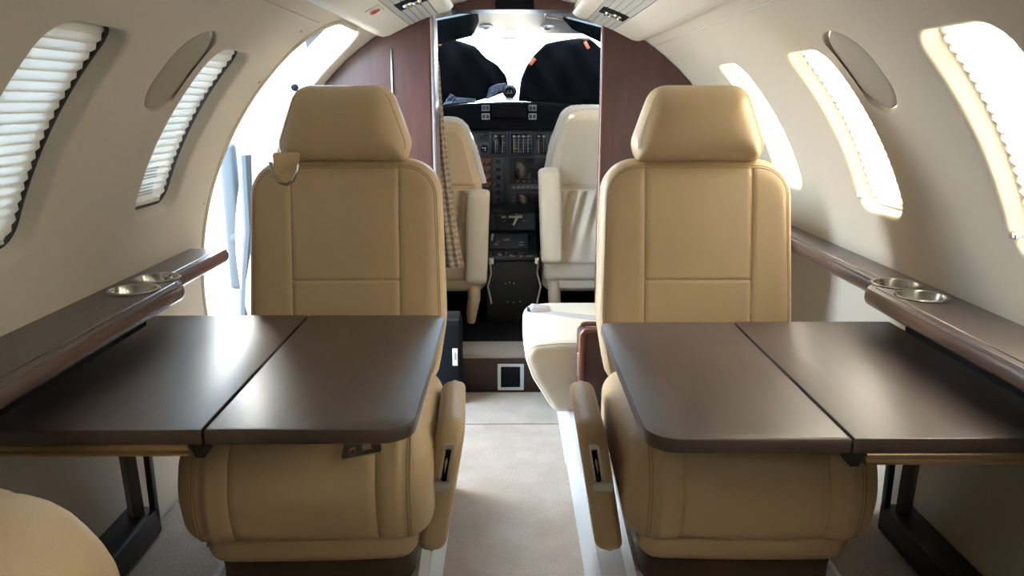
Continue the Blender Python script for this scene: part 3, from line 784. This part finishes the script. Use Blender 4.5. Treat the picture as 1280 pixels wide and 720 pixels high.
# overhead fittings on the cockpit ceiling
for x, lab in ((-.105, 'round reading light on the left of the pale cockpit ceiling'), (.2, 'round reading light with a dark lens on the right of the cockpit ceiling')):
    t = thing('reading_light', lab, 'light', (x, 4.02, 1.533), 0, 'cockpit reading lights')
    mb = MB(); mb.lathe([(.035, .004), (.034, -.006), (.024, -.012), (.014, -.013)], (x, 4.02, 1.535), 24); obj('bezel', mb, 'offwhite', t)
    mb = MB(); mb.lathe([(.016, -.010), (.014, -.017), (.006, -.019)], (x, 4.02, 1.535), 20); obj('lens', mb, 'black' if x > 0 else 'chrome', t)
for s, poly, lab in ((-1, [(-.36, 3.45), (-.125, 3.45), (-.125, 3.62), (-.17, 3.95), (-.40, 3.98), (-.52, 3.8)], 'dark smoked sun visor folded up at the left of the cockpit ceiling'),
                     (1, [(.235, 3.5), (.50, 3.5), (.56, 3.8), (.50, 3.86), (.30, 3.70)], 'dark smoked sun visor folded up at the right of the cockpit ceiling')):
    t = thing('sun_visor', lab, 'sun visor', (s*.33, 3.7, 1.55), 0, 'cockpit sun visors')
    mb = MB(); mb.plate(round_poly(poly, .02, 4), -.004, .004)
    mb.map(lambda p: Vector((p.x, p.y, 1.548-.10*(p.y-3.45)-abs(p.x-.02)**2*.35+p.z))); obj('visor_panel', mb, 'visor', t)
    mb = MB(); mb.tube([(s*.15+.02, 3.6, 1.553), (s*.15+.02, 3.6, 1.535), (s*.42+.02, 3.66, 1.50)], .006, 8); obj('arm', mb, 'chrome', t)
# mirror bracket / magnetic compass stand seen against the windscreen
t = thing('overhead_bracket', 'small grey bracket hanging at the top centre of the windscreen', 'bracket', (.013, 4.2, 1.5))
mb = MB(); mb.box((.013, 4.2, 1.492), (.075, .02, .006), .002); obj('bar', mb, 'frame', t)
for x in (-.004, .026):
    mb = MB(); mb.box((x, 4.2, 1.474), (.008, .012, .035), .002); obj('prong', mb, 'frame', t)

# sunshades leaning inside the windscreen
def wr(P): return .012*np.sin(P[:, 0]*38+P[:, 1]*9)*np.sin(P[:, 1]*21+P[:, 0]*5)
SL = [(-.56, 1.118), (-.56, 1.47), (-.388, 1.495), (-.27, 1.49), (-.167, 1.457), (-.116, 1.40), (-.051, 1.362), (-.004, 1.304), (.006, 1.255), (-.02, 1.215), (-.10, 1.19), (-.2, 1.163)]
SR = [(.059, 1.172), (.062, 1.19), (.072, 1.285), (.104, 1.358), (.146, 1.416), (.206, 1.472), (.283, 1.488), (.347, 1.497), (.432, 1.508), (.506, 1.446), (.66, 1.42), (.66, 1.108), (.4, 1.150)]
for P_, lab, tags in ((SL, 'black quilted sunshade on the left of the windscreen with silver foil showing', [(-.352, 1.478, .5)]), (SR, 'black quilted sunshade on the right of the windscreen with two orange tags', [(.137, 1.378, .7), (.424, 1.462, -.5)])):
    c = (sum(p[0] for p in P_)/len(P_), 4.3, 1.14)
    t = thing('windscreen_sunshade', lab, 'sunshade', c, 0, 'windscreen sunshades')
    v, f = puff(round_poly(P_, .03, 5), .03, .012, na=40, nb=30, wr=wr)
    obj('quilted_panel', place(v, f, lambda p: Vector((p.x, p.y+4.30, p.z))), 'shadecloth', t, 60)
    for x, z, a in tags:
        mb = MB(); mb.box((x, 4.277, z), (.018, .005, .042), .002, rot=Matrix.Rotation(a, 4, 'Y')); obj('orange_tag', mb, 'tag', t)
    if P_ is SL:
        for poly in ([(-.115, 1.180), (-.095, 1.245), (-.055, 1.262), (-.008, 1.268), (-.02, 1.225), (-.06, 1.20)], [(-.352, 1.150), (-.305, 1.215), (-.28, 1.195), (-.17, 1.185), (-.17, 1.165)]):
            v, f = puff(poly, .012, .005, na=18, nb=14, wr=lambda P: .006*np.sin(P[:, 0]*170+P[:, 1]*60))
            obj('foil_flap', place(v, f, lambda p: Vector((p.x, p.y+4.272, p.z))), 'foil', t, 25)

# ------------------------------------------------------------------ instrument panel and glareshield
t = thing('glareshield', 'black curved glareshield hood above the instrument panel', 'glareshield', (.02, 4.1, 1.1))
mb = MB(); rows = []
for y, dz in ((3.93, -.010), (3.937, .003), (3.96, .004), (4.0, -.002), (4.1, -.002), (4.66, -.004)):
    rows.append([(x, y, 1.165+dz-.16*(x-.03)**2*1.1) for x in [-.82+.085*i for i in range(21)]])
rows = rows + [[(x, 4.66, 1.06) for x, _, _ in rows[0]], [(x, 3.96, 1.036) for x, _, _ in rows[0]]]
rows.append(rows[0]); mb.loft(rows, closed_ring=False); obj('hood', mb, 'blackmat', t)
mb = MB(); mb.box((.01, 3.93, 1.118), (.175, .03, .05), .004); obj('annunciator_panel', mb, 'blackmat', t)
for x in (-.107, .126):
    for z, k in ((1.139, 'dimmark'), (1.098, 'greymark')):
        mb = MB(); mb.box((x, 3.925, z), (.040, .02, .030), .002); b_ = obj('warning_button', mb, k, t)
        mb = MB(); mb.box((x-.009, 3.9145, z), (.014, .003, .018), .001); mb.box((x+.009, 3.9145, z), (.014, .003, .018), .001); obj('caption', mb, 'darkgrey', b_)
t = thing('instrument_panel', 'dark instrument panel with gauges, switches and screens between the pilot seats', 'instrument panel', (.02, 4.0, .6))
mb = MB(); mb.box((.02, 4.02, .80), (1.62, .05, .46), .004); obj('panel_plate', mb, 'darkgrey', t)
YF = 3.992
def face(name, x0, x1, z0, z1, m, dy=0, th=.012, bev=.003, par=None):
    mb = MB(); mb.box(((x0+x1)/2, YF-dy, (z0+z1)/2), (x1-x0, th, z1-z0), bev); return obj(name, mb, m, par or t)
def marks(name, lst, m, par, dy=.009, th=.003):
    mb = MB()
    for x, z, w, h in lst: mb.box((x, YF-dy, z), (w, th, h), 0)
    return obj(name, mb, m, par)
# engine tapes
def tapes(x0, x1, z0, z1, cols):
    g = face('engine_gauge', x0, x1, z0, z1, 'panelgrey')
    face('gauge_window', x0+.006, x1-.006, z0+.008, z1-.008, 'screen', .005, par=g)
    L1, L2 = [], []
    w = (x1-x0-.02)/cols
    for i in range(cols):
        x = x0+.01+w*(i+.5)
        L1.append((x, (z0+z1)/2-.01, .0035, (z1-z0)*.58))
        for k in range(6): L2.append((x+.009, z0+.02+k*(z1-z0-.045)/5, .006, .0022))
        L1.append((x, z1-.024, .012, .010))
    marks('scale_tapes', L1, 'dimmark', g, .0125); marks('scale_ticks', L2, 'dimmark', g, .0125)
tapes(-.088, .004, .902, 1.022, 2); tapes(.012, .128, .902, 1.022, 4); tapes(.138, .208, .902, 1.022, 2); tapes(.216, .30, .902, 1.022, 2)
g = face('clock_gauge', -.140, -.094, .905, .965, 'panelgrey')
mb = MB(); mb.lathe([(.020, .0), (.020, .006), (.017, .007), (.016, .003), (.001, .003)], (-.117, YF-.004, .936), 24, Matrix.Rotation(PI/2, 4, 'X')); obj('dial', mb, 'screen', g)
marks('needle', [(-.120, .940, .022, .003), (-.112, .934, .003, .016)], 'white', g, .0125)
face('small_display', -.138, -.098, .985, 1.012, 'screen')
# left column: orange legends with toggle switches and knobs
for k in range(7):
    z = .878-.040*k
    rw = face('switch_row', -.158, -.085, z-.010, z+.008, 'orange', .001)
    marks('legend', [(-.128+.024*i, z-.013, .012, .006) for i in range(2)], 'dimmark', rw, .009)
    mb = MB(); mb.lathe([(.013, 0), (.0125, .014), (.009, .018), (.002, .018)], (-.045, YF-.004, z-.006), 18, Matrix.Rotation(PI/2, 4, 'X')); mb.box((-.045, YF-.023, z-.006), (.003, .003, .02), .0006); obj('knob', mb, 'black', t)
    mb = MB(); mb.tube([(-.068, YF-.004, z-.006), (-.068, YF-.022, z)], [.006, .004], 8); obj('toggle', mb, 'panelgrey', t)
face('knob_strip', -.076, -.022, .60, .888, 'panelgrey', -.004)
d = face('upper_display', .012, .205, .758, .895, 'black'); face('display_glass', .036, .198, .782, .888, 'screen', .005, par=d)
marks('key_labels', [(.055+.03*i, .770, .010, .005) for i in range(5)], 'dimmark', d)
kp = face('keypad', .018, .205, .722, .752, 'panelgrey', .002)
marks('keys', [(.034+.024*i, .738, .015, .011) for i in range(7)], 'dimmark', kp, .010)
d = face('lower_display', .018, .205, .590, .716, 'panelgrey'); face('display_glass', .048, .198, .600, .706, 'screen', .005, par=d)
marks('bezel_keys', [(.033, .616+.018*i, .012, .009) for i in range(5)], 'dimmark', d)

# centre pedestal
t = thing('throttle_pedestal', 'black centre pedestal with throttle levers between the pilot seats', 'pedestal', (.02, 3.6, .15))
mb = MB(); sec = [(3.53, .15), (3.515, .20), (3.515, .44), (3.90, .625), (3.972, .655), (3.972, .15)]
mb.loft([[(x, y, z) for y, z in sec] for x in (-.098, .142)]); obj('body', mb, 'black', t, 20)
sl = (.625-.44)/.385
def onp(x, y, h=0): return (x, y, .44+sl*(y-3.515)+h)
rot = Matrix.Rotation(math.atan(sl), 4, 'X')
for y0, y1, x0, x1 in ((3.525, 3.585, -.085, .13), (3.60, 3.72, -.085, .10), (3.74, 3.88, -.085, .135)):
    mb = MB(); mb.box(onp((x0+x1)/2, (y0+y1)/2, .004), (x1-x0, y1-y0, .012), .003, rot=rot); pp = obj('control_plate', mb, 'panelgrey', t)
    mb = MB(); rnd = random.Random(int(y0*100))
    for k in range(7): mb.box(onp(x0+.02+rnd.random()*(x1-x0-.04), y0+.015+rnd.random()*(y1-y0-.03), .011), (.006+.02*rnd.random(), .008, .004), .001, rot=rot)
    obj('markings', mb, 'greymark', pp)
for x in (-.06, -.01, .04, .09):
    mb = MB(); mb.lathe([(.012, 0), (.012, .014), (.008, .02), (.001, .02)], onp(x, 3.555, .008), 16); obj('knob', mb, 'black', t)
for x in (-.05, .0):
    mb = MB(); mb.box(onp(x, 3.74, .05), (.012, .016, .09), .003); mb.tube([onp(x-.022, 3.74, .10), onp(x+.022, 3.74, .10)], .014, 12); obj('throttle_lever', mb, 'black', t)
mb = MB(); mb.tube([onp(.03, 3.76, .02), onp(.05, 3.74, .075)], [.005, .008], 8); obj('flap_lever', mb, 'white', t)
mb = MB(); mb.tube([onp(-.075, 3.66, .01), onp(-.07, 3.645, .05)], [.004, .006], 8); obj('trim_lever', mb, 'white', t)
mb = MB(); mb.tube([onp(-.03, 3.80, .035), onp(.075, 3.80, .035)], .006, 8); obj('grab_bar', mb, 'nickel', t)
mb = MB(); 
for x, z in ((-.01, .34), (.01, .345), (.03, .34), (.0, .25), (.03, .248), (.06, .252)): mb.box((x, 3.513, z), (.006, .004, .006), .001)
obj('screws', mb, 'greymark', t)
# magnetic compass on the glareshield
t = thing('compass', 'round black magnetic compass on the glareshield at the windscreen centre', 'compass', (.013, 4.25, 1.18))
mb = MB(); mb.lathe([(.001, -.038), (.02, -.034), (.034, -.018), (.038, 0), (.034, .018), (.02, .034), (.001, .038)], (.013, 4.25, 1.222), 24); obj('housing', mb, 'black', t)
mb = MB(); mb.lathe([(.024, 0), (.024, .004), (.001, .006)], (.013, 4.216, 1.222), 20, Matrix.Rotation(PI/2, 4, 'X')); dl = obj('dial', mb, 'screen', t)
mb = MB(); mb.box((.013, 4.209, 1.214), (.030, .002, .003), 0); mb.box((.004, 4.209, 1.222), (.003, .002, .012), 0); mb.box((.022, 4.209, 1.222), (.003, .002, .012), 0); obj('lubber_lines', mb, 'frame', dl)
mb = MB(); mb.lathe([(.03, 0), (.022, .012), (.014, .02)], (.013, 4.25, 1.175), 18); obj('foot', mb, 'offwhite', t)

# ------------------------------------------------------------------ pilot seats
def pilot(s, cx, m, zt, lab, arm_z):
    Y0 = 3.45
    t = thing('pilot_seat', lab, 'pilot seat', (cx, 3.65, .15), 0, 'cream pilot seats')
    o = round_poly([(-.215, .36), (-.205, .80), (-.165, 1.0-(1.133-zt)), (-.11, zt), (.11, zt), (.165, 1.0-(1.133-zt)), (.205, .80), (.215, .36)], [.03, .2, .2, .06, .06, .2, .2, .03], 8)
    v, f = puff(o, .10, .035, na=34, nb=40, crown=.004)
    b = obj('backrest', place(v, f, lambda p: Vector((cx+p.x, Y0+.05+p.y+.10*(p.z-.36), p.z))), m, t, 60)
    # sheepskin edging over the top and shoulders
    oo = [p for p in densify(o, .015) if p[1] > .80]; i0 = max(range(len(oo)), key=lambda i: (Vector(oo[i])-Vector(oo[i-1])).length); oo = oo[i0:]+oo[:i0]
    rnd = random.Random(3)
    mb = MB(); mb.tube([(cx+x*.985, Y0+.062+.10*(z-.36), z-.004) for x, z in oo], [(.024+.003*rnd.random(), .034+.003*rnd.random()) for _ in oo], 12); obj('sheepskin_cover', mb, 'sheep', b, 80)
    # raised centre panel
    pn = round_poly([(-.175, .80), (-.125, zt-.075), (-.09, zt-.035), (.09, zt-.035), (.125, zt-.075), (.175, .80)], [.01, .05, .04, .04, .05, .01], 6)
    v, f = puff(pn, .02, .008, na=24, nb=20); obj('head_panel', place(v, f, lambda p: Vector((cx+p.x, Y0-.002+p.y+.10*(p.z-.36), p.z))), m, b, 60)
    # gathered map pocket
    pk = round_poly([(-.165, .45), (-.155, .785), (.155, .785), (.165, .45)], [.03, .01, .01, .03], 6)
    v, f = puff(pk, .024, .008, na=60, nb=30, wr=lambda P: .018*np.sin(P[:, 0]*95+6*np.sin(P[:, 1]*4))*np.clip((P[:, 1]-.47)/.3, 0.1, 1))
    q_ = obj('map_pocket', place(v, f, lambda p: Vector((cx+p.x, Y0-.006+p.y+.10*(p.z-.36), p.z))), m, b, 60)
    # raised armrest on the aisle side
    xa = cx-s*.185
    pr = round_poly([(3.40, arm_z-.435), (3.385, arm_z-.02), (3.42, arm_z), (3.50, arm_z-.01), (3.50, arm_z-.42)], [.03, .02, .02, .02, .03], 6)
    a = sweep(pr, .05, .02, (), crown=.003, step=.012); a.map(lambda p: Vector((p.x+xa+s*.012*(.6-p.z)/.3, p.y, p.z)))
    ar = obj('armrest', a, 'cream', t, 60)
    # lower frame, cushion, legs
    mb = MB(); mb.box((cx, Y0+.05, .365), (.40, .06, .10), .02, 3); obj('lower_back', mb, m, t)
    cu = sweep(round_poly([(3.52, .30), (3.50, .40), (3.56, .44), (3.90, .45), (3.95, .40), (3.93, .30)], [.02, .04, .04, .05, .04, .03], 6), .22, .05); cu.map(lambda p: Vector((p.x+cx, p.y, p.z))); obj('seat_cushion', cu, m, t, 60)
    for sx in (-1, 1):
        mb = MB(); mb.tube([(cx+sx*.165, 3.49, .36), (cx+sx*.163, 3.49, .27), (cx+sx*.150, 3.50, .20), (cx+sx*.148, 3.51, .15)], [(.030, .030), (.030, .034), (.026, .03), (.018, .022)], 14); obj('leg', mb, m, t, 60)
    mb = MB(); mb.tube([(xa-s*.055, 3.47, .46), (xa-s*.060, 3.46, .40), (xa-s*.045, 3.45, .34), (xa-s*.06, 3.46, .26)], [(.004, .016)]*4, 8); sb = obj('harness_strap', mb, 'strap', t)
    mb = MB(); mb.box((xa-s*.062, 3.45, .46), (.022, .012, .032), .004); obj('harness_clip', mb, 'chrome', sb)
    return t
pilot(-1, -.320, 'warm_cream', 1.083, 'cream pilot seat on the left, tan shading put into its colour, seen from behind beside the curtain', .79)
pilot(1, .383, 'cream', 1.135, 'pale cream pilot seat on the right with sheepskin edging, seen from behind', .885)

# ------------------------------------------------------------------ open entrance door, outside
mb = MB(); mb.box((-1.32, 2.955, .62), (.70, .05, 1.5), .02, 3)
d1 = struct('door_1', mb, 'rubber')
mb = MB(); mb.box((-1.045, 2.915, .74), (.062, .04, .56), .018, 3); obj('hinge_post', mb, 'jamb', d1)
mb = MB(); mb.tube([(-.965, 2.87, .98), (-.975, 2.88, .70), (-1.01, 2.89, .5), (-1.03, 2.89, .3)], .022, 10); obj('door_seal', mb, 'jamb', d1)
mb = MB(); mb.lathe([(.018, 0), (.018, .008), (.010, .012), (.001, .012)], (-1.035, 2.893, .665), 18, Matrix.Rotation(PI/2, 4, 'X')); obj('bolt', mb, 'darkgrey', d1)
c = Vector(cyl(-1, D(38), 2.855, R+.045))
mb = MB(); mb.lathe([(.013, 0), (.012, .012), (.006, .016), (.001, .016)], (0, 0, 0), 16, Matrix.Rotation(PI/2, 4, 'X')); 
o = obj('latch_pin', mb, 'blackmat'); o.location = c; tag(o, 'small dark latch pin in the bright door opening beside the left headrest', 'latch pin')
mb = MB(); mb.box((0, 4, -1.25), (60, 60, .1), 0); g = struct('ground', mb, mat('pale_apron', (.10, .10, .10), .9))

# ------------------------------------------------------------------ light
w = bpy.data.worlds.new('sky'); bpy.context.scene.world = w; w.use_nodes = True
bg = w.node_tree.nodes['Background']; bg.inputs['Color'].default_value = (.57, .78, 1.0, 1); bg.inputs['Strength'].default_value = 8.2
sd = bpy.data.lights.new('sun', 'SUN'); sd.energy = 360; sd.angle = D(3); sd.color = (1, .91, .76)
so = bpy.data.objects.new('sun', sd); C.objects.link(so); so.rotation_euler = Vector((-1, .40, -.60)).to_track_quat('-Z', 'Y').to_euler()

# ------------------------------------------------------------------ camera
cd = bpy.data.cameras.new('camera'); cam = bpy.data.objects.new('camera', cd); C.objects.link(cam)
cd.sensor_width = 36; cd.lens = 27; cd.clip_start = .02
cam.location = (0, 0, 1.17); cam.rotation_euler = (PI/2-D(13.642), 0, -D(.348))
sc = bpy.context.scene; sc.camera = cam
sc.view_settings.view_transform = 'Standard'; sc.view_settings.look = 'None'; sc.view_settings.gamma = 1
sc.view_settings.use_curve_mapping = False; sc.view_settings.exposure = 1.28
